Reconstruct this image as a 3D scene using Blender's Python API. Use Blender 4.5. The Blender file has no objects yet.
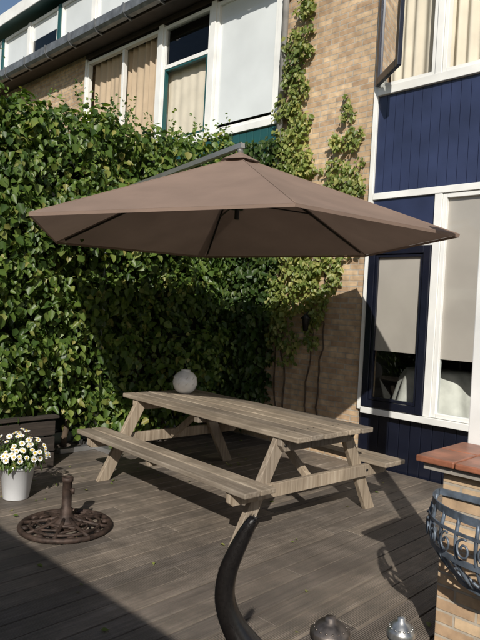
import bpy, bmesh, math, random
import numpy as np
from mathutils import Vector, Matrix, noise
random.seed(7); np.random.seed(7)
S=bpy.context.scene
S.view_settings.view_transform='Standard'
S.view_settings.look='None'
S.view_settings.exposure=0
F=5.75   # facade plane y

# ------------------------------------------------------------ materials
def newmat(name):
    m=bpy.data.materials.new(name); m.use_nodes=True
    nt=m.node_tree; b=nt.nodes['Principled BSDF']; o=nt.nodes['Material Output']
    return m,nt,b,o
def N(nt,t,**kw):
    n=nt.nodes.new(t)
    for k,v in kw.items():
        if k in n.inputs: n.inputs[k].default_value=v
        else: setattr(n,k,v)
    return n
def ramp(nt,stops):
    r=nt.nodes.new('ShaderNodeValToRGB'); e=r.color_ramp.elements
    e[0].position,e[0].color=stops[0][0],(*stops[0][1],1)
    e[1].position,e[1].color=stops[-1][0],(*stops[-1][1],1)
    for p,c in stops[1:-1]:
        x=e.new(p); x.color=(*c,1)
    return r
def objco(nt,scale=(1,1,1)):
    tc=nt.nodes.new('ShaderNodeTexCoord'); mp=nt.nodes.new('ShaderNodeMapping')
    mp.inputs['Scale'].default_value=scale
    nt.links.new(tc.outputs['Object'],mp.inputs['Vector']); return mp.outputs['Vector']
def bump(nt,b,h,strength=.3,dist=.01):
    n=nt.nodes.new('ShaderNodeBump'); n.inputs['Strength'].default_value=strength; n.inputs['Distance'].default_value=dist
    nt.links.new(h,n.inputs['Height']); nt.links.new(n.outputs[0],b.inputs['Normal']); return n
def mix(nt,a,b,fac,mode='MIX'):
    m=nt.nodes.new('ShaderNodeMix'); m.data_type='RGBA'; m.blend_type=mode
    for sock,v in ((m.inputs[0],fac),(m.inputs[6],a),(m.inputs[7],b)):
        if hasattr(v,'links'): nt.links.new(v,sock)
        elif isinstance(v,(int,float)): sock.default_value=v
        else: sock.default_value=(*v,1)
    return m.outputs[2]

def wood(name,c1,c2,c3,axis='x',rough=.75,groove=None,stain=None):
    m,nt,b,o=newmat(name)
    sc={'x':(1.2,28,28),'y':(28,1.2,28),'z':(28,28,1.2)}[axis]
    n=N(nt,'ShaderNodeTexNoise',Scale=1.6,Detail=6.0,Roughness=.65); nt.links.new(objco(nt,sc),n.inputs['Vector'])
    r=ramp(nt,[(.3,c1),(.52,c2),(.72,c3)]); nt.links.new(n.outputs[0],r.inputs[0])
    n2=N(nt,'ShaderNodeTexNoise',Scale=1.7,Detail=4.0); nt.links.new(objco(nt),n2.inputs['Vector'])
    r2=ramp(nt,[(.3,(.62,.6,.58)),(.7,(1.15,1.12,1.08))]); nt.links.new(n2.outputs[0],r2.inputs[0])
    c=mix(nt,r.outputs[0],r2.outputs[0],1.0,'MULTIPLY')
    g=nt.nodes.new('ShaderNodeNewGeometry')
    r3=ramp(nt,[(0,(.66,.66,.68)),(1,(1.22,1.18,1.12))]); nt.links.new(g.outputs['Random Per Island'],r3.inputs[0])
    c=mix(nt,c,r3.outputs[0],1.0,'MULTIPLY')
    if stain:
        n5=N(nt,'ShaderNodeTexNoise',Scale=4.5,Detail=9.0,Roughness=.7); nt.links.new(objco(nt),n5.inputs['Vector'])
        r5=ramp(nt,[(.38,(0,0,0)),(.62,(1,1,1))]); nt.links.new(n5.outputs[0],r5.inputs[0])
        c=mix(nt,mix(nt,c,stain,.6),c,r5.outputs[0])
        mr=nt.nodes.new('ShaderNodeMapRange'); mr.inputs['To Min'].default_value=.42; mr.inputs['To Max'].default_value=.75
        nt.links.new(n5.outputs[0],mr.inputs['Value']); nt.links.new(mr.outputs[0],b.inputs['Roughness'])
    else: b.inputs['Roughness'].default_value=rough
    nt.links.new(c,b.inputs['Base Color'])
    h=n.outputs[0]
    if groove:
        w=N(nt,'ShaderNodeTexWave',Scale=groove); w.bands_direction='X'; nt.links.new(objco(nt),w.inputs['Vector'])
        ad=N(nt,'ShaderNodeMath',operation='ADD'); nt.links.new(w.outputs['Fac'],ad.inputs[0]); nt.links.new(n.outputs[0],ad.inputs[1]); h=ad.outputs[0]
    bump(nt,b,h,.6,.006)
    return m
def plain(name,col,rough=.5,metal=0,var=.12,sc=6,bmp=0,coat=0):
    m,nt,b,o=newmat(name)
    n=N(nt,'ShaderNodeTexNoise',Scale=sc,Detail=5.0); nt.links.new(objco(nt),n.inputs['Vector'])
    a=[max(0,c*(1-var*2)) for c in col]; d=[c*(1+var) for c in col]
    r=ramp(nt,[(.3,a),(.7,d)]); nt.links.new(n.outputs[0],r.inputs[0]); nt.links.new(r.outputs[0],b.inputs['Base Color'])
    b.inputs['Roughness'].default_value=rough; b.inputs['Metallic'].default_value=metal
    if bmp: bump(nt,b,n.outputs[0],bmp,.004)
    if coat: b.inputs['Coat Weight'].default_value=coat; b.inputs['Coat Roughness'].default_value=.02; b.inputs['Coat IOR'].default_value=1.55
    return m
def brick(name,c1,c2,mort,flip=False):
    m,nt,b,o=newmat(name)
    tc=nt.nodes.new('ShaderNodeTexCoord'); sp=nt.nodes.new('ShaderNodeSeparateXYZ'); nt.links.new(tc.outputs['Object'],sp.inputs[0])
    ad=N(nt,'ShaderNodeMath',operation='ADD'); nt.links.new(sp.outputs[0],ad.inputs[0]); nt.links.new(sp.outputs[1],ad.inputs[1])
    cb=nt.nodes.new('ShaderNodeCombineXYZ'); nt.links.new(ad.outputs[0],cb.inputs[0]); nt.links.new(sp.outputs[2],cb.inputs[1])
    t=nt.nodes.new('ShaderNodeTexBrick'); nt.links.new(cb.outputs[0],t.inputs['Vector'])
    t.inputs['Scale'].default_value=1; t.inputs['Brick Width'].default_value=.215; t.inputs['Row Height'].default_value=.0625
    t.inputs['Mortar Size'].default_value=.0068; t.inputs['Mortar Smooth'].default_value=.2; t.inputs['Bias'].default_value=0
    t.inputs['Color1'].default_value=(*c1,1); t.inputs['Color2'].default_value=(*c2,1); t.inputs['Mortar'].default_value=(*mort,1)
    n=N(nt,'ShaderNodeTexNoise',Scale=14,Detail=6.0); nt.links.new(tc.outputs['Object'],n.inputs['Vector'])
    r=ramp(nt,[(.3,(.72,.7,.68)),(.7,(1.18,1.16,1.12))]); nt.links.new(n.outputs[0],r.inputs[0])
    n3=N(nt,'ShaderNodeTexNoise',Scale=1.1,Detail=3.0); nt.links.new(tc.outputs['Object'],n3.inputs['Vector'])
    r3=ramp(nt,[(.35,(.8,.78,.76)),(.65,(1.08,1.06,1.04))]); nt.links.new(n3.outputs[0],r3.inputs[0])
    c=mix(nt,t.outputs['Color'],r.outputs[0],1.0,'MULTIPLY'); c=mix(nt,c,r3.outputs[0],1.0,'MULTIPLY')
    nt.links.new(c,b.inputs['Base Color']); b.inputs['Roughness'].default_value=.9
    iv=N(nt,'ShaderNodeMath',operation='SUBTRACT'); iv.inputs[0].default_value=1; nt.links.new(t.outputs['Fac'],iv.inputs[1])
    a2=N(nt,'ShaderNodeMath',operation='MULTIPLY_ADD'); nt.links.new(n.outputs[0],a2.inputs[0]); a2.inputs[1].default_value=.3; nt.links.new(iv.outputs[0],a2.inputs[2])
    bump(nt,b,a2.outputs[0],.8,.008)
    return m
def leafmat(name,cols,trans=.35,spec=.4):
    m,nt,b,o=newmat(name)
    g=nt.nodes.new('ShaderNodeNewGeometry')
    r=ramp(nt,cols); nt.links.new(g.outputs['Random Per Island'],r.inputs[0])
    n=N(nt,'ShaderNodeTexNoise',Scale=1.5,Detail=3.0); nt.links.new(objco(nt),n.inputs['Vector'])
    r2=ramp(nt,[(.3,(.6,.66,.6)),(.7,(1.25,1.18,1.05))]); nt.links.new(n.outputs[0],r2.inputs[0])
    c=mix(nt,r.outputs[0],r2.outputs[0],1.0,'MULTIPLY')
    nt.links.new(c,b.inputs['Base Color']); b.inputs['Roughness'].default_value=.42
    b.inputs['Specular IOR Level'].default_value=spec
    t=nt.nodes.new('ShaderNodeBsdfTranslucent'); c2_=mix(nt,c,(1.3,1.45,.5),1.0,'MULTIPLY'); nt.links.new(c2_,t.inputs['Color'])
    ms=nt.nodes.new('ShaderNodeMixShader'); ms.inputs[0].default_value=trans
    nt.links.new(b.outputs[0],ms.inputs[1]); nt.links.new(t.outputs[0],ms.inputs[2]); nt.links.new(ms.outputs[0],o.inputs[0])
    return m
def clothmat(name,col,trans=.3,rough=.9):
    m,nt,b,o=newmat(name)
    n=N(nt,'ShaderNodeTexNoise',Scale=3,Detail=5.0); nt.links.new(objco(nt),n.inputs['Vector'])
    r=ramp(nt,[(.3,[c*.88 for c in col]),(.7,[c*1.08 for c in col])]); nt.links.new(n.outputs[0],r.inputs[0])
    nt.links.new(r.outputs[0],b.inputs['Base Color']); b.inputs['Roughness'].default_value=rough
    n4=N(nt,'ShaderNodeTexNoise',Scale=5,Detail=3.0); nt.links.new(objco(nt),n4.inputs['Vector'])
    bump(nt,b,n4.outputs[0],.25,.02)
    t=nt.nodes.new('ShaderNodeBsdfTranslucent'); nt.links.new(r.outputs[0],t.inputs['Color'])
    ms=nt.nodes.new('ShaderNodeMixShader'); ms.inputs[0].default_value=trans
    nt.links.new(b.outputs[0],ms.inputs[1]); nt.links.new(t.outputs[0],ms.inputs[2]); nt.links.new(ms.outputs[0],o.inputs[0])
    return m
def glassmat():
    m,nt,b,o=newmat('window_glass')
    tr=nt.nodes.new('ShaderNodeBsdfTransparent'); tr.inputs[0].default_value=(.88,.91,.9,1)
    gl=nt.nodes.new('ShaderNodeBsdfGlossy'); gl.inputs['Roughness'].default_value=.015; gl.inputs['Color'].default_value=(.95,.97,1,1)
    lw=nt.nodes.new('ShaderNodeLayerWeight'); lw.inputs[0].default_value=.28
    n=N(nt,'ShaderNodeTexNoise',Scale=1.3,Detail=1.0); nt.links.new(objco(nt),n.inputs['Vector'])
    bp=nt.nodes.new('ShaderNodeBump'); bp.inputs['Strength'].default_value=.08; bp.inputs['Distance'].default_value=.02
    nt.links.new(n.outputs[0],bp.inputs['Height']); nt.links.new(bp.outputs[0],gl.inputs['Normal'])
    ms=nt.nodes.new('ShaderNodeMixShader'); nt.links.new(lw.outputs['Fresnel'],ms.inputs[0])
    nt.links.new(tr.outputs[0],ms.inputs[1]); nt.links.new(gl.outputs[0],ms.inputs[2]); nt.links.new(ms.outputs[0],o.inputs[0])
    return m

M={}
M['deck']=wood('deck_wood',(.145,.122,.102),(.245,.212,.18),(.35,.31,.27),'y',.7,groove=30,stain=(.08,.07,.058))
M['table']=wood('weathered_teak',(.19,.155,.12),(.335,.29,.235),(.45,.405,.34),'x',.75,stain=(.17,.14,.105))
M['tabley']=wood('weathered_teak_cross',(.2,.16,.115),(.32,.27,.21),(.42,.37,.3),'z',.75)
M['fence']=wood('fence_wood',(.02,.016,.013),(.038,.03,.024),(.06,.05,.04),'y',.85)
M['fencex']=wood('fence_wood_x',(.1,.075,.055),(.16,.13,.1),(.22,.18,.14),'z',.85)
M['brick']=brick('yellow_brick',(.58,.44,.29),(.4,.28,.18),(.42,.38,.32))
M['navy']=plain('navy_paint',(.026,.036,.085),.4,0,.15,2.5)
M['navydark']=plain('dark_navy_frame',(.008,.01,.02),.25,0,.1)
M['white']=plain('white_paint',(.76,.76,.73),.4,0,.07,3)
M['teal']=plain('teal_paint',(.014,.075,.075),.4,0,.1,3)
M['gutter']=plain('grey_zinc',(.2,.21,.22),.45,.5,.2,8)
M['soffit']=plain('dark_fascia',(.05,.035,.028),.6,0,.15)
M['roof']=plain('roof_felt',(.06,.055,.05),.9,0,.2,6,.3)
M['glass']=glassmat()
M['interior']=plain('room_interior',(.03,.028,.025),.9)
M['curt_cream']=clothmat('cream_curtain',(.68,.62,.5),.15)
M['curt_tan']=clothmat('tan_curtain',(.5,.39,.27),.15)
M['blind']=plain('white_blind_behind_pane',(.62,.65,.65),.8,0,.05,1.5,0,1)
M['shade']=plain('beige_blind_behind_pane',(.36,.335,.295),.8,0,.08,1.5,0,1)
M['ledge']=plain('pale_ledge',(.62,.6,.55),.7)
M['canopy']=clothmat('taupe_canvas',(.255,.18,.14),.2)
M['alu']=plain('brushed_aluminium',(.5,.5,.5),.35,.8,.08)
M['pipe']=plain('grey_downpipe',(.3,.29,.28),.5,0,.15)
M['darkmetal']=plain('dark_metal',(.03,.028,.026),.45,.6,.15)
M['iron']=plain('rusty_cast_iron',(.065,.042,.032),.65,.4,.35,18,.5)
M['basket']=plain('blue_grey_iron',(.13,.16,.2),.5,.3,.25,20,.3)
M['terra']=plain('terracotta_tile',(.32,.125,.07),.4,0,.25,9,.25)
M['grout']=plain('grout',(.3,.27,.23),.9)
M['ceramic']=plain('white_ceramic',(.7,.69,.66),.25,0,.08,10)
M['pot']=plain('white_pot',(.74,.75,.76),.35,0,.04)
M['leaf']=leafmat('vine_leaf',[(0,(.035,.07,.018)),(.3,(.065,.12,.026)),(.6,(.11,.175,.035)),(.88,(.17,.235,.06)),(1,(.27,.26,.08))])
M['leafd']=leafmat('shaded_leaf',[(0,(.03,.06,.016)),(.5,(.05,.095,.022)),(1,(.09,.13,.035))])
M['leafp']=leafmat('pale_ivy_leaf',[(0,(.11,.16,.04)),(.5,(.2,.25,.075)),(1,(.38,.37,.14))])
M['core']=plain('dark_light_block',(.012,.018,.008),.95,0,.4,7,1)  # near-black, the shade between leaves put into the colour
M['stem']=plain('woody_stem',(.08,.055,.035),.9,0,.3,20,.5)
M['petal']=plain('white_petal',(.82,.82,.78),.6,0,.03)
M['yellow']=plain('flower_centre',(.65,.45,.04),.7)
M['soil']=plain('soil',(.04,.03,.02),.95)
M['grass']=plain('ground_soil_grass',(.07,.085,.035),.95,0,.35,2,.3)
M['fur']=plain('black_fur',(.010,.0085,.008),.3,0,.15,120,.12)
M['eye']=plain('cat_eye',(.35,.3,.05),.2)
M['lant']=plain('lantern_metal',(.2,.17,.15),.42,.8,.35,25,.4)
M['silver']=plain('lantern_silver',(.5,.5,.48),.32,.85,.25,25,.3)
def jar():
    m,nt,b,o=newmat('jar_glass'); b.inputs['Transmission Weight'].default_value=.85; b.inputs['Roughness'].default_value=.05; b.inputs['Base Color'].default_value=(.8,.85,.85,1); return m
M['jar']=jar()

# ------------------------------------------------------------ mesh helpers
def box(bm,x0,x1,y0,y1,z0,z1,mat=None):
    x0,x1=min(x0,x1),max(x0,x1);y0,y1=min(y0,y1),max(y0,y1);z0,z1=min(z0,z1),max(z0,z1)
    P=[Vector(p) for p in ((x0,y0,z0),(x1,y0,z0),(x1,y1,z0),(x0,y1,z0),(x0,y0,z1),(x1,y0,z1),(x1,y1,z1),(x0,y1,z1))]
    if mat: P=[mat@p for p in P]
    v=[bm.verts.new(p) for p in P]
    for f in ((3,2,1,0),(4,5,6,7),(0,1,5,4),(1,2,6,5),(2,3,7,6),(3,0,4,7)): bm.faces.new([v[i] for i in f])
def prism(bm,poly,x0,x1):   # poly in (y,z), extruded in x
    a=[bm.verts.new((x0,y,z)) for y,z in poly]; b=[bm.verts.new((x1,y,z)) for y,z in poly]
    n=len(poly); bm.faces.new(a[::-1]); bm.faces.new(b)
    for i in range(n): bm.faces.new((a[i],a[(i+1)%n],b[(i+1)%n],b[i]))
def tube(bm,pts,r,seg=10,cap=True,square=False):
    pts=[Vector(p) for p in pts]; n=len(pts)
    rr=r if isinstance(r,(list,tuple)) else [r]*n
    if square: seg=4
    rings=[]; up=None
    for i,p in enumerate(pts):
        t=(pts[min(i+1,n-1)]-pts[max(i-1,0)]).normalized()
        if up is None:
            up=Vector((0,0,1)) if abs(t.z)<.9 else Vector((0,1,0))
        a=t.cross(up).normalized(); b=a.cross(t).normalized(); up=b
        off=math.pi/4 if square else 0
        rings.append([bm.verts.new(p+(a*math.cos(off+2*math.pi*k/seg)+b*math.sin(off+2*math.pi*k/seg))*rr[i]) for k in range(seg)])
    for i in range(n-1):
        for k in range(seg):
            f=bm.faces.new((rings[i][k],rings[i][(k+1)%seg],rings[i+1][(k+1)%seg],rings[i+1][k])); f.smooth=not square
    if cap: bm.faces.new(rings[0][::-1]); bm.faces.new(rings[-1])
def lathe(bm,prof,c,seg=32):
    rings=[]
    for r,z in prof:
        rings.append([bm.verts.new((c[0]+r*math.cos(2*math.pi*k/seg),c[1]+r*math.sin(2*math.pi*k/seg),c[2]+z)) for k in range(seg)])
    for i in range(len(prof)-1):
        for k in range(seg):
            f=bm.faces.new((rings[i][k],rings[i][(k+1)%seg],rings[i+1][(k+1)%seg],rings[i+1][k])); f.smooth=True
    bm.faces.new(rings[0][::-1]); bm.faces.new(rings[-1])
def ribbon(bm,pts,h,t):
    pts=[Vector(p) for p in pts]; n=len(pts); R=[]
    for i,p in enumerate(pts):
        d=(pts[min(i+1,n-1)]-pts[max(i-1,0)]).normalized(); s=Vector((-d.y,d.x,0)).normalized() if abs(d.z)<.95 else Vector((1,0,0))
        u=s.cross(d).normalized()
        R.append([bm.verts.new(p+s*t*a+u*h*b) for a,b in ((-.5,-.5),(.5,-.5),(.5,.5),(-.5,.5))])
    for i in range(n-1):
        for k in range(4): bm.faces.new((R[i][k],R[i][(k+1)%4],R[i+1][(k+1)%4],R[i+1][k]))
    bm.faces.new(R[0][::-1]); bm.faces.new(R[-1])
def emp(name,loc=(0,0,0),rz=0):
    e=bpy.data.objects.new(name,None); S.collection.objects.link(e); e.location=loc; e.rotation_euler=(0,0,rz); e.empty_display_size=.2; return e
def obj(name,bm,mat,parent=None,bevel=0,smooth=False):
    bmesh.ops.recalc_face_normals(bm,faces=bm.faces[:])
    me=bpy.data.meshes.new(name); bm.to_mesh(me); bm.free(); me.materials.append(M[mat])
    if smooth:
        for p in me.polygons: p.use_smooth=True
    o=bpy.data.objects.new(name,me); S.collection.objects.link(o)
    if parent: o.parent=parent
    if bevel:
        md=o.modifiers.new('bevel','BEVEL'); md.width=bevel; md.segments=2; md.limit_method='ANGLE'
    return o
B=bmesh.new

# ------------------------------------------------------------ ground & deck
bm=B(); box(bm,-150,150,-150,150,-.4,-.14); obj('ground',bm,'grass')
deck=emp('wooden_deck')
bm=B(); pitch=.146; x=-6.2
while x<3.4:
    y=-.58-random.random()*2.2
    while y<F-.02:
        L=random.choice([2.4,3.0,3.6]); y1=min(y+L,F-.012)
        a=max(y,-.58)
        if y1>a+.05: box(bm,x+random.uniform(0,.002),x+pitch-.010+random.uniform(-.001,.002),a,y1-.005,-.03+random.uniform(-.001,.001),0+random.uniform(-.0018,.0012))
        y+=L
    x+=pitch
obj('deck_boards',bm,'deck',deck,.003)
bm=B(); 
for yy in np.arange(-.4,5.7,.5): box(bm,-6.2,3.4,yy,yy+.06,-.13,-.033)
obj('deck_joists',bm,'fence',deck)

# ------------------------------------------------------------ houses
class House:
    def __init__(s,name): s.e=emp(name); s.b={}
    def g(s,k):
        if k not in s.b: s.b[k]=B()
        return s.b[k]
    def done(s):
        nm={'brick':'brick_walls','navy':'navy_panels','navydark':'navy_casements','white':'white_frames','teal':'teal_panels','glass':'window_glass','interior':'rooms',
            'curt_cream':'cream_curtains','curt_tan':'tan_curtains','blind':'roller_blind','shade':'beige_blinds','gutter':'gutter','soffit':'fascia','roof':'roof','pipe':'downpipe','ledge':'draped_round_table'}
        for k,b in s.b.items(): obj(nm.get(k,k),b,k,s.e,.004 if k in('white','navydark','teal') else 0)
def frame(b,x0,x1,z0,z1,w,y0,y1):
    box(b,x0,x0+w,y0,y1,z0,z1); box(b,x1-w,x1,y0,y1,z0,z1)
    box(b,x0+w,x1-w,y0,y1,z0,z0+w); box(b,x0+w,x1-w,y0,y1,z1-w,z1)
def pane(b,x0,x1,z0,z1,y,mat=None):
    P=[Vector(p) for p in ((x0,y,z0),(x1,y,z0),(x1,y,z1),(x0,y,z1))]
    if mat: P=[mat@p for p in P]
    b.faces.new([b.verts.new(p) for p in P])
def curtain(b,x0,x1,z0,z1,y,amp=.025,per=.11):
    n=int((x1-x0)/.012)+2; prev=None
    for i in range(n):
        xx=x0+(x1-x0)*i/(n-1); yy=y+amp*(.7+.4*math.sin(xx*3.7))*math.sin(2*math.pi*xx/per+1.6*math.sin(xx*5)+.8*math.sin(xx*11))
        a=b.verts.new((xx,yy,z0)); c=b.verts.new((xx,yy+.01*math.sin(xx*30),z1))
        if prev: f=b.faces.new((prev[0],a,c,prev[1])); f.smooth=True
        prev=(a,c)
EAVE=6.0
h=House('terraced_house')      # right house, with brick pier
X0=-3.72; XR=3.2
br=h.g('brick')
box(br,-5.10,X0,F,F+.32,-.14,EAVE)
box(br,XR,XR+1.4,F,F+.32,-.14,EAVE)
box(br,XR+1.1,XR+1.4,F+.32,F+8,-.14,EAVE); box(br,-5.1,XR+1.4,F+8,F+8.3,-.14,EAVE)
w=h.g('white'); nv=h.g('navy'); nd=h.g('navydark'); gl=h.g('glass')
box(w,X0+.002,X0+.055,F-.03,F+.1,.6,EAVE-.05)
xx=X0+.004
while xx<XR-.02:
    box(nd,xx,min(xx+.118,XR-.002),F+.03,F+.06,-.13,.56); xx+=.124
box(w,X0+.06,XR,F-.05,F+.12,.565,.63)
gx=[-3.655,-2.9,-1.35,.4,1.15,XR-.05]
box(w,X0+.058,XR,F-.028,F+.1,2.88,2.95)
for a in gx[1:-1]: box(w,a-.04,a+.04,F-.025,F+.1,.632,2.878)
frame(nd,-3.66,-2.945,.64,2.36,.075,F-.045,F+.03)
frame(nd,-3.58,-3.02,.72,2.28,.03,F-.03,F+.02)
box(w,-3.66,-2.945,F-.024,F+.08,2.365,2.42)
box(nv,-3.66,-2.945,F+.0,F+.03,2.422,2.876)
pane(gl,-3.56,-3.03,.74,1.25,F+.0)
box(h.g('shade'),-3.56,-3.03,F+.002,F+.008,1.252,2.26)
for a,c,zz in ((-2.86,-1.39,1.22),(-1.31,.36,1.3),(.44,1.11,1.0),(1.19,XR-.05,1.3)):
    frame(w,a+.002,c-.002,.634,2.876,.045,F-.012,F+.07); pane(gl,a+.045,c-.045,.677,zz,F+.03)
    box(h.g('shade'),a+.045,c-.045,F+.031,F+.037,zz+.002,2.832)
lg=h.g('ledge')
box(h.g('interior'),-3.7,XR,F+2.5,F+2.55,0,2.9); box(h.g('interior'),-3.7,XR,F+.35,F+2.5,-.05,0); box(h.g('interior'),-3.7,XR,F+.35,F+2.5,2.96,3.0)
box(h.g('interior'),-3.76,-3.725,F+.33,F+2.5,0,2.95)
n=72; rings=[]
for z,r,wv in ((0,.5,.035),(.3,.47,.03),(.55,.41,.02),(.64,.37,.006),(.665,.34,.0),(.67,.001,0)):
    rings.append([lg.verts.new((-3.1+(r+wv*math.cos(9*2*math.pi*k/n))*math.cos(2*math.pi*k/n),F+.62+(r+wv*math.cos(9*2*math.pi*k/n))*math.sin(2*math.pi*k/n),.40+z)) for k in range(n)])
for i in range(5):
    for k in range(n): f=lg.faces.new((rings[i][k],rings[i][(k+1)%n],rings[i+1][(k+1)%n],rings[i+1][k])); f.smooth=True
tube(lg,[(-3.1,F+.62,.005),(-3.1,F+.62,1.06)],.04,10)
xx=X0+.06; 
while xx<XR-.02:
    x1=min(xx+.098,XR-.002); box(nv,xx,x1,F-.005,F+.03,2.953,4.0); xx+=.103
box(h.g('navydark'),X0+.06,XR,F+.033,F+.05,2.95,4.0)
box(w,X0+.058,XR,F-.045,F+.1,4.003,4.09)
fx=[X0+.058,-2.98,-1.5,.2,1.7,XR]
for i in range(5):
    a,c=fx[i],fx[i+1]
    if i>0: box(w,a-.035,a+.035,F-.027,F+.1,4.092,5.8)
    aa=a+(.037 if i else .0)+.002; cc=c-(.037 if i<4 else 0)-.002
    frame(w,aa,cc,4.093,5.8,.04,F-.015,F+.07)
curtain(h.g('curt_cream'),-3.62,-3.12,4.1,5.85,F+.13,.03,.13)
curtain(h.g('curt_cream'),-2.95,-1.45,4.1,5.85,F+.13,.03,.15)
curtain(h.g('curt_cream'),-1.4,3.1,4.1,5.85,F+.13,.03,.15)
box(h.g('interior'),-5,XR,F+2.2,F+2.25,4,5.9); box(h.g('interior'),-5,XR,F+.33,F+2.2,3.9,3.96); box(h.g('interior'),-5,XR,F+.33,F+2.2,5.86,5.9)
Mt=Matrix.Translation((-3.66,F-.03,0))@Matrix.Rotation(math.radians(-38),4,'Z')
for q in ((0,.07,4.1,5.78),(.55,.62,4.1,5.78)): box(nd,q[0],q[1],-.045,0,q[2],q[3],Mt)
box(nd,.07,.55,-.045,0,4.1,4.18,Mt); box(nd,.07,.55,-.045,0,5.7,5.78,Mt); pane(gl,.07,.55,4.18,5.7,-.02,Mt)
box(w,X0+.058,XR,F-.02,F+.1,5.803,EAVE-.02)
def eaves(h,a,c):
    so=h.g('soffit'); g=h.g('gutter')
    box(so,a,c,F-.33,F+.32,EAVE+.002,EAVE+.03); box(so,a,c,F-.36,F-.332,EAVE-.06,EAVE+.12)
    prof=[(F-.365,EAVE+.12),(F-.365,EAVE+.01),(F-.40,EAVE-.02),(F-.46,EAVE-.02),(F-.50,EAVE+.02),(F-.50,EAVE+.13),(F-.52,EAVE+.13),(F-.515,EAVE+.0),(F-.47,EAVE-.04),(F-.39,EAVE-.04)]
    prism(g,[(y,z) for y,z in prof],a,c)
    q=a+.5
    while q<c-.1:
        prism(g,[(F-.362,EAVE-.05),(F-.362,EAVE-.075),(F-.48,EAVE-.06),(F-.535,EAVE+.0),(F-.535,EAVE+.14),(F-.523,EAVE+.14),(F-.52,EAVE+.0),(F-.47,EAVE-.046)],q,q+.025); q+=.8
    r=h.g('roof'); prism(r,[(F-.33,EAVE+.033),(F+.32,EAVE+.033),(F+.5,EAVE+.2),(F-.33,EAVE+.1)],a,c)
eaves(h,-5.0,XR+1.5)
prism(h.g('roof'),[(F+.52,EAVE+.05),(F+8.5,EAVE+.05),(F+4.4,EAVE+3.2)],-4.99,XR+1.45)
bm=h.g('pipe')
tube(bm,[(-5.03,F-.07,3.0),(-5.03,F-.07,EAVE-.25),(-5.03,F-.2,EAVE-.12),(-5.03,F-.43,EAVE-.05)],.042,12)
for z in (3.6,4.7,5.5): box(bm,-5.085,-4.975,F-.08,F-.001,z,z+.03)
h.done()

h=House('terraced_house')     # neighbour on the left
w=h.g('white'); br=h.g('brick'); gl=h.g('glass'); te=h.g('teal')
XL=-15.5
box(br,XL,-5.102,F+.001,F+.32,-.14,3.35)
box(br,XL,-9.75,F+.001,F+.32,3.352,EAVE)
box(br,XL,XL+.3,F+.32,F+8,-.14,EAVE); box(br,XL,-5.102,F+8,F+8.3,-.14,EAVE)
box(te,-9.748,-5.104,F-.0,F+.05,3.355,3.96)
for i in range(36):
    xx=-9.74+i*.128
    if xx<-5.25: box(te,xx,xx+.12,F-.02,F-.002,3.37,3.95)
box(w,-9.75,-5.104,F-.05,F+.1,3.963,4.05)
wx=[-9.74,-7.58,-6.4,-5.106]
for i in range(3):
    a,c=wx[i],wx[i+1]
    box(w,a-.05 if i else a,a+.05,F-.03,F+.1,4.052,5.9)
    a2=a+.052; c2=c-(.052 if i<2 else .08)
    frame(w,a2,c2,4.054,5.86,.05,F-.012,F+.07)
    if i==1:
        box(w,a2+.052,c2-.052,F-.01,F+.06,5.2,5.26); frame(te,a2+.055,c2-.055,4.108,5.195,.03,F-.006,F+.05)
        pane(gl,a2+.05,c2-.05,5.26,5.81,F+.03)
    if i==0: box(w,-8.62,-8.56,F-.01,F+.06,4.106,5.8)
    if i==2: box(h.g('blind'),a2+.05,c2-.05,F+.03,F+.036,4.16,5.81)
box(w,-5.186,-5.104,F-.03,F+.1,4.052,5.9)
curtain(h.g('curt_tan'),-9.65,-7.6,4.06,5.85,F+.13,.03,.14)
curtain(h.g('curt_cream'),-7.55,-6.43,4.06,5.22,F+.13,.012,.2)
box(h.g('interior'),-9.75,-5.1,F+2.2,F+2.25,3.9,5.9); box(h.g('interior'),-9.75,-5.1,F+.33,F+2.2,3.9,3.95); box(h.g('interior'),-9.75,-5.1,F+.33,F+2.2,5.86,5.9)
box(h.g('interior'),-5.101,-5.1,F+.33,F+2.2,3.9,5.9)
box(h.g('soffit'),-9.75,-5.11,F-.015,F+.1,5.903,EAVE-.01)
eaves(h,XL-.1,-5.003)
D=F+.42; zb,zt=EAVE+.2,EAVE+1.78
box(w,XL,-5.1,D-.04,D+.1,zb,zb+.14)
xs=list(np.arange(XL,-5.2,1.3))
for i,a in enumerate(xs):
    c=a+1.3
    box(te if i%2 else w,a,a+.11,D-.03,D+.1,zb+.142,zt-.16)
    zz=zb+(.75,.3,1.0)[i%3]
    frame(w,a+.115,c-.005,zb+.145,zt-.165,.055,D-.01,D+.07); pane(gl,a+.17,c-.06,zb+.2,zz,D+.03)
    box(h.g('blind'),a+.17,c-.06,D+.031,D+.037,zz+.002,zt-.22)
box(h.g('interior'),XL,-5.1,D+1.5,D+1.55,zb,zt)
box(te,XL-.15,-5.05,D-.25,D+6,zt,zt+.16)
box(w,XL-.16,-5.04,D-.27,D-.252,zt-.05,zt+.2)
box(br,-5.1,-4.98,D,D+5,zb-.1,zt-.01)
h.done()

e=emp('wall_lantern'); bm=B()
box(bm,-4.44,-4.36,F-.02,F-.001,1.5,1.62); tube(bm,[(-4.4,F-.02,1.58),(-4.4,F-.1,1.63),(-4.4,F-.14,1.60)],.009,8)
lathe(bm,[(.05,-.005),(.07,.0),(.01,.06)],(-4.4,F-.14,1.55),6)
lathe(bm,[(.03,0),(.048,.13),(.052,.14)],(-4.4,F-.14,1.41),6)
obj('lantern_body',bm,'darkmetal',e)

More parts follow.
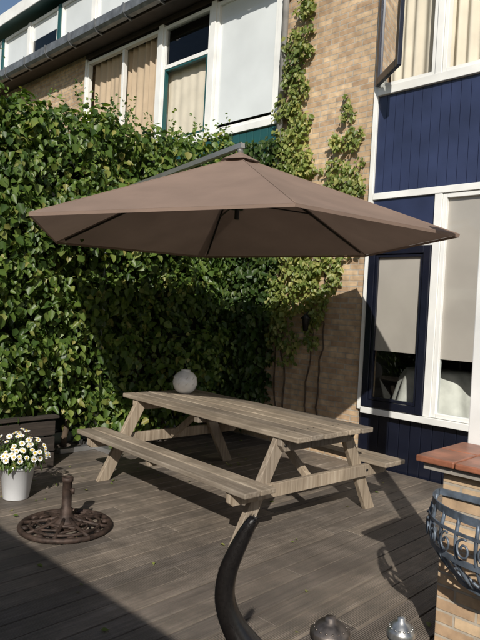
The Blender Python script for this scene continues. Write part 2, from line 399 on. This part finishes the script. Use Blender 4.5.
# ------------------------------------------------------------ foliage
def leaves(name,P,Nn,size,mat,parent=None,asp=.8):
    n=len(P); P=np.array(P); Nn=np.array(Nn); size=np.array(size)
    Nn/= np.linalg.norm(Nn,axis=1)[:,None]+1e-9
    down=np.tile(np.array([0,0,-1.]),(n,1))+np.random.normal(0,.55,(n,3))
    t=down-Nn*np.sum(down*Nn,axis=1)[:,None]; t/=np.linalg.norm(t,axis=1)[:,None]+1e-9
    s=np.cross(Nn,t)
    L=size[:,None]; W=L*asp*.5*np.random.uniform(.75,1.15,(n,1))
    fold=Nn*L*np.random.uniform(.05,.22,(n,1)); curl=-Nn*L*np.random.uniform(0,.3,(n,1))
    V=np.empty((n,6,3))
    V[:,0]=P; V[:,1]=P+t*L*.28+s*W*.95+fold; V[:,2]=P+t*L*.66+s*W*.7+fold*.8+curl*.4
    V[:,3]=P+t*L+curl; V[:,4]=P+t*L*.66-s*W*.7+fold*.8+curl*.4; V[:,5]=P+t*L*.28-s*W*.95+fold
    V=V.reshape(-1,3)
    base=(np.arange(n)*6)[:,None]
    Fc=np.concatenate([base+np.array([[0,3,2,1]]),base+np.array([[0,5,4,3]])],axis=1).reshape(-1)
    me=bpy.data.meshes.new(name)
    me.vertices.add(n*6); me.vertices.foreach_set('co',V.ravel())
    me.loops.add(n*8); me.loops.foreach_set('vertex_index',Fc.astype(np.int32))
    me.polygons.add(n*2); me.polygons.foreach_set('loop_start',np.arange(0,n*8,4,dtype=np.int32))
    try: me.polygons.foreach_set('loop_total',np.full(n*2,4,dtype=np.int32))
    except Exception: pass
    me.update(calc_edges=True); me.validate()
    me.materials.append(M[mat])
    o=bpy.data.objects.new(name,me); S.collection.objects.link(o)
    if parent: o.parent=parent
    return o
def nz(a,b,c): return noise.noise(Vector((a,b,c)))
def HX(y,z):
    return -5.62+.3*nz(y*.9,z*.9,3.1)+.2*nz(y*2.3,z*2.3,9.)+ .10*math.sin(max(0,min(1,(z-.5)/3.2))*math.pi)
def HT(y): return 3.62+.22*nz(y*.8,1.7,0)+.16*nz(y*2.6,4.7,0)
vine=emp('climbing_vine_hedge')
P=[];Q=[];Z=[]
def zlow(y): return .5 if y<3.4 else .2
def addclump(c,r,n,out,sz):
    for _ in range(n):
        d=Vector(np.random.normal(0,1,3)); d.normalize(); d=(d+out*.75); d.normalize()
        rr=r*(random.random()**.35)
        P.append(tuple(c+d*rr)); nn=d+Vector((0,0,.45))+Vector(np.random.normal(0,.42,3)); Q.append(tuple(nn)); Z.append(sz*random.uniform(.5,1.35))
out=Vector((1,-.25,.15))
for _ in range(560):
    y=random.uniform(.6,5.6); z=random.uniform(zlow(y)+.05,HT(y)-.1)
    r=random.uniform(.09,.32); addclump(Vector((HX(y,z)-r*.25,y,z)),r,int(25*(r/.2)**1.6),out,.084)
for _ in range(100):
    y=random.uniform(.6,5.6); x=random.uniform(-6.7,-5.6); r=random.uniform(.12,.26)
    addclump(Vector((x,y,HT(y)-.08)),r,30,Vector((.3,-.2,1)),.08)
for _ in range(80):
    y=random.uniform(.6,5.6); x=random.uniform(-6.4,-5.6); z0=HT(y); l=random.uniform(.15,.45); dx,dy=random.uniform(-.2,.25),random.uniform(-.25,.2)
    for k in range(14):
        f=k/13; P.append((x+dx*f+random.uniform(-.04,.04),y+dy*f+random.uniform(-.04,.04),z0+l*f)); Q.append((random.uniform(-.3,1),random.uniform(-1,.3),.6)); Z.append(.075*(1-.4*f))
for _ in range(130):
    y=random.uniform(.8,5.4); z0=random.uniform(.9,HT(y)); x=HX(y,z0); l=random.uniform(.15,.4); dy=random.uniform(-.2,.2)
    for k in range(12):
        f=k/11; P.append((x+.05+.22*f+random.uniform(-.03,.03),y+dy*f+random.uniform(-.03,.03),z0+.08*f-l*f*f)); Q.append((1,random.uniform(-.8,.3),.5)); Z.append(.078*(1-.4*f))
for _ in range(8500):
    y=random.uniform(.5,5.68); z=random.uniform(zlow(y)-.05,HT(y)); P.append((HX(y,z)-random.uniform(.02,.27),y,z)); Q.append((1+random.gauss(0,.4),random.gauss(-.2,.5),.4+random.gauss(0,.4))); Z.append(random.uniform(.05,.1))
for _ in range(2000):
    y=random.uniform(.5,5.68); z=random.uniform(.5,HT(y)); P.append((-6.75+random.uniform(0,.15),y,z)); Q.append((-1,random.gauss(0,.4),.4)); Z.append(.1)
for _ in range(1000):
    x=random.uniform(-6.8,-5.6); z=random.uniform(.5,3.6); P.append((x,.45+random.uniform(0,.15),z)); Q.append((0,-1,.4)); Z.append(.1)
leaves('vine_leaves',P,Q,Z,'leaf',vine)
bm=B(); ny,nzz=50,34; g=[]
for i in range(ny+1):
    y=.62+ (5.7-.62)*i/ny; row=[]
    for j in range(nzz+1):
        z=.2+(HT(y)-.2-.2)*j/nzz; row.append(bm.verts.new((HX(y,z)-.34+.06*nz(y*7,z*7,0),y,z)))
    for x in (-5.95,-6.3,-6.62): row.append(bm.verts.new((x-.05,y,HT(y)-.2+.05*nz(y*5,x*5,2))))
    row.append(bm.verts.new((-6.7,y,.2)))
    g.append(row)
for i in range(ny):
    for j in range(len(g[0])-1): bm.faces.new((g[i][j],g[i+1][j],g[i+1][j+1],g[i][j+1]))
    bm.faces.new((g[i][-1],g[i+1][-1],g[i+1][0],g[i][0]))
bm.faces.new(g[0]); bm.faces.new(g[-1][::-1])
obj('light_block_core',bm,'core',vine,smooth=True)  # solid dark body added inside the leaves to block light
bm=B()
for k in range(16):
    y=random.uniform(.9,5.5); p=[];x=-5.85
    for j in range(7): p.append((x+random.uniform(-.05,.08),y+random.uniform(-.12,.12),-.1+j*.25))
    tube(bm,p,[.035-.003*j for j in range(7)],7)
obj('stems',bm,'stem',vine,smooth=True)

ivy=emp('wall_ivy'); P=[];Q=[];Z=[]
def patch(x0,x1,z0,z1,n,sz,depth,fn=None):
    k=0
    while k<n:
        x=random.uniform(x0,x1); z=random.uniform(z0,z1)
        if fn and not fn(x,z): 
            k+=.25; continue
        P.append((x,F-.02-random.random()*depth,z)); Q.append((random.gauss(.1,.45),-1,random.gauss(.45,.4))); Z.append(sz*random.uniform(.6,1.3)); k+=1
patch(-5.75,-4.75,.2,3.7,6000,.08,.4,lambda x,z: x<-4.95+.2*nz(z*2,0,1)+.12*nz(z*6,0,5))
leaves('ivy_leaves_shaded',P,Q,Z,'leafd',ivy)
bm=B(); box(bm,-5.7,-5.12,F-.2,F-.01,.15,3.5); obj('ivy_light_block',bm,'core',ivy)  # added dark box behind the ivy leaves, blocks light like the hedge core
P=[];Q=[];Z=[]
def b1(x,z):
    c=-4.9+.12*(z-3.4)*.6+.06*math.sin(z*4); wd=.46*max(0,1-(z-3.2)/2.4)**.6
    if z>4.3 and x<-4.97+.03*math.sin(z*9): return False
    return abs(x-c)<wd*(.75+.7*nz(x*5,z*5,2)) and nz(x*7,z*7,8)>-.22
patch(-5.5,-4.3,3.2,5.5,2600,.062,.14,b1)
def b2(x,z):
    c=-4.2+.13*math.sin(z*2.1+1)+.16*(z-2.4)*.5; wd=.46*(1-abs(z-2.6)/1.6)
    return abs(x-c)<wd*(1+.9*nz(x*4,z*4,5)) and nz(x*6,z*6,1)>-.14
patch(-4.8,-3.73,1.2,4.1,2900,.056,.1,b2)
def b3(x,z): return x<-4.35+.3*nz(z*3,x*3,7)-.12*abs(z-2.6) and nz(x*5,z*5,3)>-.22
patch(-5.0,-4.1,1.0,3.5,2500,.06,.18,b3)
leaves('ivy_leaves_pale',P,Q,Z,'leafp',ivy)
bm=B()
for s,zt_ in ((-4.5,3.3),(-4.3,3.7),(-4.75,5.1),(-4.9,4.2)):
    p=[]; x=s; z=.1
    while z<zt_: p.append((x,F-.015,z)); x+=random.uniform(-.05,.05)-(.01 if s<-4.6 else -.005); x=max(-4.95,min(-3.9,x)); z+=.14
    tube(bm,p,[.011*(1-.6*i/len(p)) for i in range(len(p))],6)
obj('ivy_stems',bm,'stem',ivy,smooth=True)

pl=emp('low_wooden_fence'); bm=B()
for k in range(3):
    z=k*.155; box(bm,-5.36,-5.335,.4,3.0,z+.004,z+.140)
for y in (.42,1.4,2.3,2.92): box(bm,-5.41,-5.362,y,y+.07,-.1,.47)
box(bm,-5.42,-5.315,.38,3.03,.474,.5)
obj('fence_boards',bm,'fence',pl,.004)
fe=emp('garden_fence'); bm=B()
xx=-9
while xx<4.5: box(bm,xx,xx+.135,-.66,-.64,-.1,2.03+random.uniform(-.004,.004)); xx+=.14
for z in (.4,1.2,1.85): box(bm,-9,4.5,-.72,-.662,z,z+.07)
box(bm,-9.02,4.52,-.70,-.60,2.036,2.07)
obj('fence_boards',bm,'fencex',fe,.003)
fe=emp('garden_fence'); bm=B()
for k in range(13): box(bm,-6.95,-6.92,-.6,F-.3,k*.14-.05,k*.14+.08)
for y in np.arange(-.5,5.5,1.8): box(bm,-6.918,-6.84,y,y+.08,-.1,1.85)
obj('fence_boards',bm,'fence',fe,.003)

P=[];Q=[];Z=[]
for _ in range(90):
    x=random.choice([random.uniform(-5.3,-4.2),random.uniform(-5.3,-1.2)]); y=random.uniform(1.6,5.6)
    P.append((x,y,.012)); Q.append((random.gauss(0,.15),random.gauss(0,.15),1)); Z.append(random.uniform(.02,.042))
leaves('fallen_leaves',P,Q,Z,'leafp')

# ------------------------------------------------------------ picnic table
T=emp('picnic_table',(-3.71,3.80,0),math.radians(-4))
bm=B(); Lh=1.15
for k in range(6):
    y=-.435+k*.1455; box(bm,-Lh+random.uniform(-.008,.008),Lh+random.uniform(-.008,.008),y,y+.131,.712,.75+random.uniform(-.0015,.0015))
obj('table_top',bm,'table',T,.007)
bm=B()
for s in (-1,1):
    for k in range(2):
        y=s*.62+ (s*k*.1455); y0,y1=sorted((y,y+s*.133)); box(bm,-Lh+random.uniform(-.006,.006),Lh+random.uniform(-.006,.006),y0,y1,.402,.44)
obj('bench_seats',bm,'table',T,.007)
bm=B()
for s in (-1,1):
    xf=s*.92; x0,x1=xf-.022,xf+.022
    for t in (-1,1):
        prism(bm,[(t*.30,.708),(t*.42,.708),(t*.80,.0),(t*.68,.0)],x0,x1)
    xo0,xo1=sorted((xf+s*.024,xf+s*.066))
    prism(bm,[(-.88,.40),(.88,.40),(.88,.33),(.85,.305),(-.85,.305),(-.88,.33)],xo0,xo1)
    prism(bm,[(-.42,.71),(.42,.71),(.42,.66),(.38,.615),(-.38,.615),(-.42,.66)],xo0,xo1)
    a=Vector((xf-s*.03,0,.35)); b=Vector((xf-s*.5,0,.70))
    tube(bm,[a,b],.035,4,True,True)
box(bm,-.03,.03,-.42,.42,.66,.71); box(bm,-.03,.03,-.88,-.62,.36,.4); box(bm,-.03,.03,.62,.88,.36,.4)
obj('a_frame_legs',bm,'tabley',T,.004)
bm=B()
for s in (-1,1):
    for t in (-1,1):
        for (y,z) in ((t*.60,.355),(t*.38,.66)):
            x=s*.99; tube(bm,[(x-s*.01,y,z),(x+s*.004,y,z)],.011,8)
    for k in range(6):
        for dy in (.035,.1):
            lathe(bm,[(.005,0),(.005,.001)],(s*.95,-.435+k*.1455+dy,.7515),8)
obj('bolts_and_screws',bm,'darkmetal',T)

J=emp('white_ceramic_jar'); bm=B()
lathe(bm,[(.05,0),(.07,.004),(.1,.035),(.12,.085),(.122,.12),(.108,.17),(.08,.203),(.048,.218),(.044,.224),(.05,.23),(.046,.234),(.034,.23),(.03,.21)],(-4.62,4.0,.752))
obj('jar_body',bm,'ceramic',J)
bm=B()
for k in range(10):
    a=k*math.pi/5
    for z,r in ((.1,.1215),(.15,.115)):
        tube(bm,[(-4.62+math.cos(a)*r*.97,4.0+math.sin(a)*r*.97,.751+z-.014),(-4.62+math.cos(a)*r*1.01,4.0+math.sin(a)*r*1.01,.751+z),(-4.62+math.cos(a+.15)*r*.97,4.0+math.sin(a+.15)*r*.97,.751+z+.014)],.004,6)
obj('jar_relief',bm,'ledge',J)

# ------------------------------------------------------------ cantilever parasol
U=emp('cantilever_parasol'); C=Vector((-3.61,3.60,0)); R=1.76; A0=math.radians(-34.5)
Rt=Vector((.716,.698,0)); ZE=2.20; ZA=2.88
def cz(p): return .03*((p-C).dot(Rt))
bm=B()
corn=[C+Vector((math.cos(A0+k*math.pi/3),math.sin(A0+k*math.pi/3),0))*R for k in range(6)]
nr,nv_=18,18
def canp(k,r,v,off=0):
    a,b=corn[k]-C,corn[(k+1)%6]-C
    p=(a*(1-v)+b*v)*r+C
    wr=.002*math.sin(v*math.pi)*math.sin(v*23+k)*r*r*(1-r)*4
    z=ZE+(ZA-ZE)*(1-r)-.045*math.sin(math.pi*v)*r*(1-r)*2.2+cz(p)+off+wr
    return Vector((p.x,p.y,z))
for k in range(6):
    G=[[bm.verts.new(canp(k,i/nr,j/nv_)) for j in range(nv_+1)] for i in range(1,nr+1)]
    ap=bm.verts.new(canp(k,0,0))
    for j in range(nv_):
        f=bm.faces.new((ap,G[0][j],G[0][j+1])); f.smooth=True
        for i in range(nr-1):
            f=bm.faces.new((G[i][j],G[i+1][j],G[i+1][j+1],G[i][j+1])); f.smooth=True
    H0=[bm.verts.new(canp(k,1,j/nv_,-.0005)) for j in range(nv_+1)]
    Hh=[bm.verts.new(canp(k,.998,j/nv_,-.022)) for j in range(nv_+1)]
    for j in range(nv_): bm.faces.new((H0[j],Hh[j],Hh[j+1],H0[j+1]))
o=obj('canopy',bm,'canopy',U)
bm=B()
for k in range(6):
    tube(bm,[canp(k,i/nr,0,.001) for i in range(1,nr+1)],.004,6)
obj('seams',bm,'canopy',U)
bm=B()
lo=[];ap=bm.verts.new((C.x,C.y,ZA+.045))
for k in range(6):
    a=A0+k*math.pi/3; lo.append(bm.verts.new((C.x+math.cos(a)*.18,C.y+math.sin(a)*.18,ZA-.045)))
for k in range(6): bm.faces.new((ap,lo[k],lo[(k+1)%6]))
obj('vent_cap',bm,'canopy',U)
bm=B()
for k in range(6):
    tube(bm,[canp(k,i/nr,0,-.022) for i in range(0,nr)],.010,4,True,True)
    m=canp(k,.5,0,-.025); tube(bm,[(C.x,C.y,2.5),m],.008,4,True,True)
lathe(bm,[(.05,0),(.06,.02),(.06,.08),(.04,.1)],(C.x,C.y,2.44)); lathe(bm,[(.05,0),(.06,.02),(.06,.1),(.03,.13)],(C.x,C.y,ZA-.15))
tube(bm,[(C.x,C.y,2.36),(C.x,C.y,ZA)],.02,10)
obj('ribs_and_hub',bm,'darkmetal',U)
mx,my=-5.78,3.75
bm=B()
tube(bm,[(C.x+.04,C.y-.01,2.97),(mx,my,2.78)],.03,4,True,True)
tube(bm,[(C.x,C.y,2.90),(C.x,C.y,2.985)],.025,10)
tube(bm,[(mx,my,-.0),(mx,my,2.86)],.04,14)
tube(bm,[(mx,my,1.6),(mx+(C.x-mx)*.12,my+(C.y-my)*.12,2.79)],.018,8)
box(bm,mx-.45,mx+.45,my-.04,my+.04,.002,.05); box(bm,mx-.04,mx+.04,my+.042,my+.45,.002,.05); box(bm,mx-.04,mx+.04,my-.45,my-.042,.002,.05)
obj('mast_and_arm',bm,'alu',U)

# ------------------------------------------------------------ cast iron parasol stand
K=emp('cast_iron_parasol_stand',(-3.83,2.27,.002)); K.scale=(.96,.96,.96); bm=B()
def ring(r,z,rad,n=40): 
    pts=[(r*math.cos(2*math.pi*i/n),r*math.sin(2*math.pi*i/n),z) for i in range(n+1)]; tube(bm,pts,rad,8,False)
ring(.32,.02,.02); ring(.25,.032,.011); ring(.12,.05,.014)
for k in range(8):
    a=k*math.pi/4; ca,sa=math.cos(a),math.sin(a)
    tube(bm,[(ca*r,sa*r,z) for r,z in ((.05,.075),(.12,.055),(.22,.035),(.31,.025))],[.018,.014,.013,.014],8)
    p=[]
    for i in range(15):
        f=i/14; ang=a+math.pi/8+ .32*math.sin(f*2*math.pi); rr=.13+.11*f; p.append((rr*math.cos(ang),rr*math.sin(ang),.045-.015*f))
    tube(bm,p,.009,6)
    ang=a+math.pi/8; lathe(bm,[(.02,0),(.03,.012),(.02,.026),(.003,.03)],(.285*math.cos(ang),.285*math.sin(ang),.012),12)
lathe(bm,[(.11,.0),(.1,.05),(.06,.075),(.045,.1),(.048,.13),(.036,.14),(.034,.33),(.041,.335),(.041,.365),(.03,.367),(.028,.3)],(0,0,.01),24)
tube(bm,[(.036,0,.29),(.075,0,.29)],.007,8); lathe(bm,[(.004,-.02),(.012,-.02),(.012,.02),(.004,.02)],(.08,0,.29),10)
obj('base_and_tube',bm,'iron',K,smooth=False)

# ------------------------------------------------------------ daisies in white pot
fp=emp('potted_daisies',(-4.66,2.3,0)); bm=B()
lathe(bm,[(.095,0),(.1,.005),(.135,.25),(.15,.255),(.15,.285),(.138,.287),(.13,.25)],(0,0,.002)); obj('pot',bm,'pot',fp)
bm=B(); lathe(bm,[(.12,0),(.128,.03),(.01,.035)],(0,0,.22)); obj('soil',bm,'soil',fp)
P=[];Q=[];Z=[]
for _ in range(900):
    d=Vector(np.random.normal(0,1,3)); d.normalize(); d.z=abs(d.z)*.9-.15
    r=random.random()**.4; P.append((d.x*.2*r,d.y*.2*r,.31+d.z*.2*r)); Q.append((d.x+random.gauss(0,.4),d.y+random.gauss(0,.4),abs(d.z)+.4)); Z.append(random.uniform(.03,.06))
leaves('leaves',P,Q,Z,'leaf',fp,.4)
bp,bc,bs=B(),B(),B()
for _ in range(85):
    d=Vector(np.random.normal(0,1,3)); d.normalize(); d.z=abs(d.z)*.9+.02; d.normalize()
    p=Vector((d.x*.215,d.y*.215,.33+d.z*.2))*1.0; p+=d*random.uniform(-.03,.04)
    nrm=(d+Vector((.25,-.35,.5))+Vector(np.random.normal(0,.2,3))).normalized(); q=nrm.to_track_quat('Z','Y').to_matrix()
    rr=random.uniform(.019,.03)
    for k in range(11):
        a=2*math.pi*k/11; da=.24
        vs=[Vector((math.cos(a)*.004,math.sin(a)*.004,0)),Vector((math.cos(a-da)*rr*.75,math.sin(a-da)*rr*.75,.003)),Vector((math.cos(a)*rr,math.sin(a)*rr,.001)),Vector((math.cos(a+da)*rr*.75,math.sin(a+da)*rr*.75,.003))]
        bp.faces.new([bp.verts.new(p+q@v) for v in vs])
    c0=bc.verts.new(p+q@Vector((0,0,.009))); rg=[bc.verts.new(p+q@Vector((math.cos(k*math.pi/4)*.009,math.sin(k*math.pi/4)*.009,.003))) for k in range(8)]
    for k in range(8): bc.faces.new((c0,rg[k],rg[(k+1)%8]))
    tube(bs,[(p.x*.3,p.y*.3,.26),tuple(p)],.0022,5)
obj('petals',bp,'petal',fp); obj('flower_centres',bc,'yellow',fp); obj('flower_stems',bs,'leaf',fp)

# ------------------------------------------------------------ brick wall with tile cap
W=emp('brick_garden_wall',(0,0,0)); bm=B(); box(bm,-1.34,.3,2.86,3.24,-.1,.87); obj('brickwork',bm,'brick',W,.004)
bm=B(); box(bm,-1.42,.36,2.81,3.29,.872,.905); obj('mortar_bed',bm,'grout',W)
bm=B(); x=-1.45
while x<.3:
    for y in (2.78,3.05): box(bm,x,x+.195,y,y+.262,.907,.937+random.uniform(-.002,.002))
    x+=.2
obj('terracotta_tiles',bm,'terra',W,.006)
W=emp('white_post'); bm=B(); box(bm,-1.43,-1.3,3.325,3.445,.121,2.849); box(bm,-1.445,-1.285,3.315,3.46,.0,.12); box(bm,-1.445,-1.285,3.31,3.46,2.85,2.95); obj('post',bm,'white',W,.006)

K=emp('wrought_iron_wall_basket'); bm=B(); cx=-.975
def prof(f):
    return (1.0+.12*math.sin(f*math.pi*.8))*(1-f**2.6*.75), .765-.42*f
def pt(th,f,o=0):
    s,z=prof(f); return (cx+(.37*s+o)*math.cos(th),2.85-(.31*s+o)*math.sin(th),z)
for f,hh in ((0,.035),(.16,.014),(.45,.026),(.78,.026)):
    ribbon(bm,[pt(math.pi*i/28,f,.006) for i in range(29)],hh,.007)
for k in range(12):
    th=math.pi*(k+.5)/12; p=[pt(th,i/12) for i in range(13)]
    tube(bm,[tuple(Vector(q)) for q in p]+[(cx+.05*math.cos(th),2.84-.03,.33)],.009,6)
for k in range(11):
    th=math.pi*(k+1)/12; c=Vector(pt(th,.3,.01)); tdir=Vector((-math.sin(th),-math.cos(th),0)).normalized()
    p=[]
    for i in range(22):
        a=i/21*2.6*math.pi; r=.012+.028*i/21; p.append(tuple(c+tdir*math.cos(a)*r+Vector((0,0,math.sin(a)*r*1.2))))
    tube(bm,p,.0055,5)
box(bm,cx-.37,cx+.37,2.842,2.856,.755,.785); box(bm,cx-.1,cx+.1,2.842,2.856,.325,.35)
obj('iron_straps',bm,'basket',K)

# ------------------------------------------------------------ patio table with lanterns and cat
PT=emp('round_patio_table',(-.73,1.03,0)); bm=B()
lathe(bm,[(.3,-.03),(.6,-.03),(.615,-.02),(.615,-.004),(.6,0),(.001,0)],(0,0,.55),56)
for k in range(3):
    a=k*2*math.pi/3+.3; tube(bm,[(math.cos(a)*.3,math.sin(a)*.3,.52),(math.cos(a)*.2,math.sin(a)*.2,.28),(math.cos(a)*.4,math.sin(a)*.4,.01)],.018,8)
obj('table',bm,'darkmetal',PT)
def lantern(name,x,y,h,r,mk):
    e=emp(name,(x,y,.551)); bm=B()
    lathe(bm,[(r*.75,0),(r*.78,.012),(r*.7,.02)],(0,0,0),28)
    lathe(bm,[(r*.72,h-.062),(r*.98,h-.06),(r*1.0,h-.055),(r*1.0,h-.042),(r*.94,h-.038),(r*.6,h-.018),(r*.3,h-.012),(r*.28,h-.002),(r*.05,h)],(0,0,0),28)
    for k in range(4):
        a=k*math.pi/2+.4; tube(bm,[(math.cos(a)*r*.72,math.sin(a)*r*.72,.01),(math.cos(a)*r*.74,math.sin(a)*r*.74,h-.055)],.004,6)
    for k in range(16):
        a=k*math.pi/8; lathe(bm,[(.003,0),(.004,.002),(.001,.004)],(math.cos(a)*r*.8,math.sin(a)*r*.8,h-.031),6)
    pts=[(0,r*.75*math.cos(t),h-.05+.0+ r*.55*math.sin(t)) for t in np.linspace(0,math.pi,14)]
    if mk=='silver': tube(bm,pts,.002,5)
    obj('lid_and_base',bm,mk,e)
    bm=B(); lathe(bm,[(r*.6,.02),(r*.68,.05),(r*.68,h-.062)],(0,0,0),24); obj('glass_jar',bm,'jar',e)
    bm=B(); lathe(bm,[(r*.35,.021),(r*.35,.07),(.002,.072)],(0,0,0),16); obj('candle',bm,'ceramic',e)
lantern('candle_lantern',-1.0,1.465,.182,.058,'lant'); lantern('candle_lantern',-.85,1.60,.197,.04,'silver')

def skin(name,verts,edges,rad,mat,parent,root=0,sub=2):
    me=bpy.data.meshes.new(name); me.from_pydata(verts,edges,[]); me.materials.append(M[mat])
    o=bpy.data.objects.new(name,me); S.collection.objects.link(o); o.parent=parent
    o.modifiers.new('skin','SKIN')
    for i,r in enumerate(rad):
        rr=r if isinstance(r,tuple) else (r,r); me.skin_vertices[0].data[i].radius=rr; me.skin_vertices[0].data[i].use_root=(i==root)
    s=o.modifiers.new('sub','SUBSURF'); s.levels=sub; s.render_levels=sub
    o.modifiers['skin'].use_smooth_shade=True
    return o
cat=emp('black_cat',(-.985,1.06,.551),math.radians(-40))
V=[(0,0,.215),(.09,0,.205),(.2,0,.2),(.28,0,.215),(.33,0,.235),(.375,0,.25)]
Rd=[.052,.06,.058,.055,.04,.046]
E=[(0,1),(1,2),(2,3),(3,4),(4,5)]
def add(par,pts,rads):
    i=par
    for p,r in zip(pts,rads): V.append(p);Rd.append(r);E.append((i,len(V)-1)); i=len(V)-1
for s in (-1,1):
    add(0,[(.03,s*.045,.15),(-.035,s*.045,.075),(-.02,s*.045,.015),(.02,s*.045,.012)],[.034,.017,.014,.015])
    add(3,[(.28,s*.038,.14),(.285,s*.035,.07),(.28,s*.035,.015),(.305,s*.035,.012)],[.024,.016,.013,.014])
add(5,[(.42,0,.24)],[.022])
skin('body',V,E,Rd,'fur',cat)
hd=B()
for s in (-1,1):
    a=[hd.verts.new(p) for p in ((.345,s*.012,.285),(.375,s*.042,.278),(.36,s*.04,.27))]; t=hd.verts.new((.362,s*.038,.325))
    for f in ((a[0],a[1],t),(a[1],a[2],t),(a[2],a[0],t)): hd.faces.new(f)
obj('ears',hd,'fur',cat)
hd=B()
for s in (-1,1): bmesh.ops.create_uvsphere(hd,u_segments=12,v_segments=8,radius=.009,matrix=Matrix.Translation((.412,s*.02,.262)))
obj('eyes',hd,'eye',cat,smooth=True)
inv=Matrix.Rotation(math.radians(40),3,'Z')
def tl(sx,z,b=0):
    v=inv@(Vector((.716,.698,0))*sx+Vector((-.698,.716,0))*b); return (v.x,v.y,z)
tp=[tl(.055,.2),tl(.03,.24),tl(-.003,.28),tl(-.03,.33),tl(-.04,.38),tl(-.032,.43),tl(-.016,.475),tl(.004,.52),tl(.018,.548),tl(.026,.562)]
trd=[.05,.041,.034,.029,.0265,.0245,.022,.019,.016,.010]
skin('tail',tp,[(i,i+1) for i in range(9)],trd,'fur',cat,sub=3)
bm=B()
for _ in range(1500):   # very short hair lying along the tail, softens the outline
    f=random.random()*8.8; i=int(f); u=f-i
    a=Vector(tp[i]); b=Vector(tp[i+1]); ax=(b-a).normalized(); p=a.lerp(b,u); r=(trd[i]*(1-u)+trd[i+1]*u)*.9
    d=Vector(np.random.normal(0,1,3)); d=(d-ax*d.dot(ax)).normalized(); q=p+d*r; s=ax.cross(d)*.0007
    t=q+(d*.28+ax).normalized()*random.uniform(.004,.008)
    bm.faces.new((bm.verts.new(q-s),bm.verts.new(q+s),bm.verts.new(t)))
obj('tail_hair',bm,'fur',cat)

# ------------------------------------------------------------ light, sky, camera
el=math.radians(31.5); hx,hy=.66,-.75; n_=math.hypot(hx,hy); hx/=n_;hy/=n_
to=Vector((hx*math.cos(el),hy*math.cos(el),math.sin(el)))
sd=bpy.data.lights.new('sun','SUN'); sd.energy=5.0; sd.angle=math.radians(.53); sd.color=(1,.95,.87)
so=bpy.data.objects.new('sun',sd); S.collection.objects.link(so); so.rotation_euler=to.to_track_quat('Z','Y').to_euler(); so.location=to*20
wd=bpy.data.worlds.new('World'); S.world=wd; wd.use_nodes=True; nt=wd.node_tree
sk=nt.nodes.new('ShaderNodeTexSky'); sk.sky_type='NISHITA'; sk.sun_disc=False; sk.sun_elevation=el; sk.sun_rotation=math.atan2(hx,hy)
bg=nt.nodes['Background']; bg.inputs[1].default_value=.09; nt.links.new(sk.outputs[0],bg.inputs[0])
fw=Vector((-.698,.716,0)).normalized(); rt=Vector((.716,.698,0)).normalized(); up=Vector((0,0,1))
p=math.radians(.85); f2=fw*math.cos(p)-up*math.sin(p); u2=up*math.cos(p)+fw*math.sin(p)
r=math.radians(3.0); rc=rt*math.cos(r)+u2*math.sin(r); uc=u2*math.cos(r)-rt*math.sin(r)
cd=bpy.data.cameras.new('camera'); cam=bpy.data.objects.new('camera',cd); S.collection.objects.link(cam)
mt=Matrix((rc,uc,-f2)).transposed().to_4x4(); mt.translation=Vector((0,0,1.6)); cam.matrix_world=mt
cd.sensor_fit='VERTICAL'; cd.sensor_height=36; cd.lens=36*610/640; cd.clip_end=500; cd.clip_start=.05
S.camera=cam
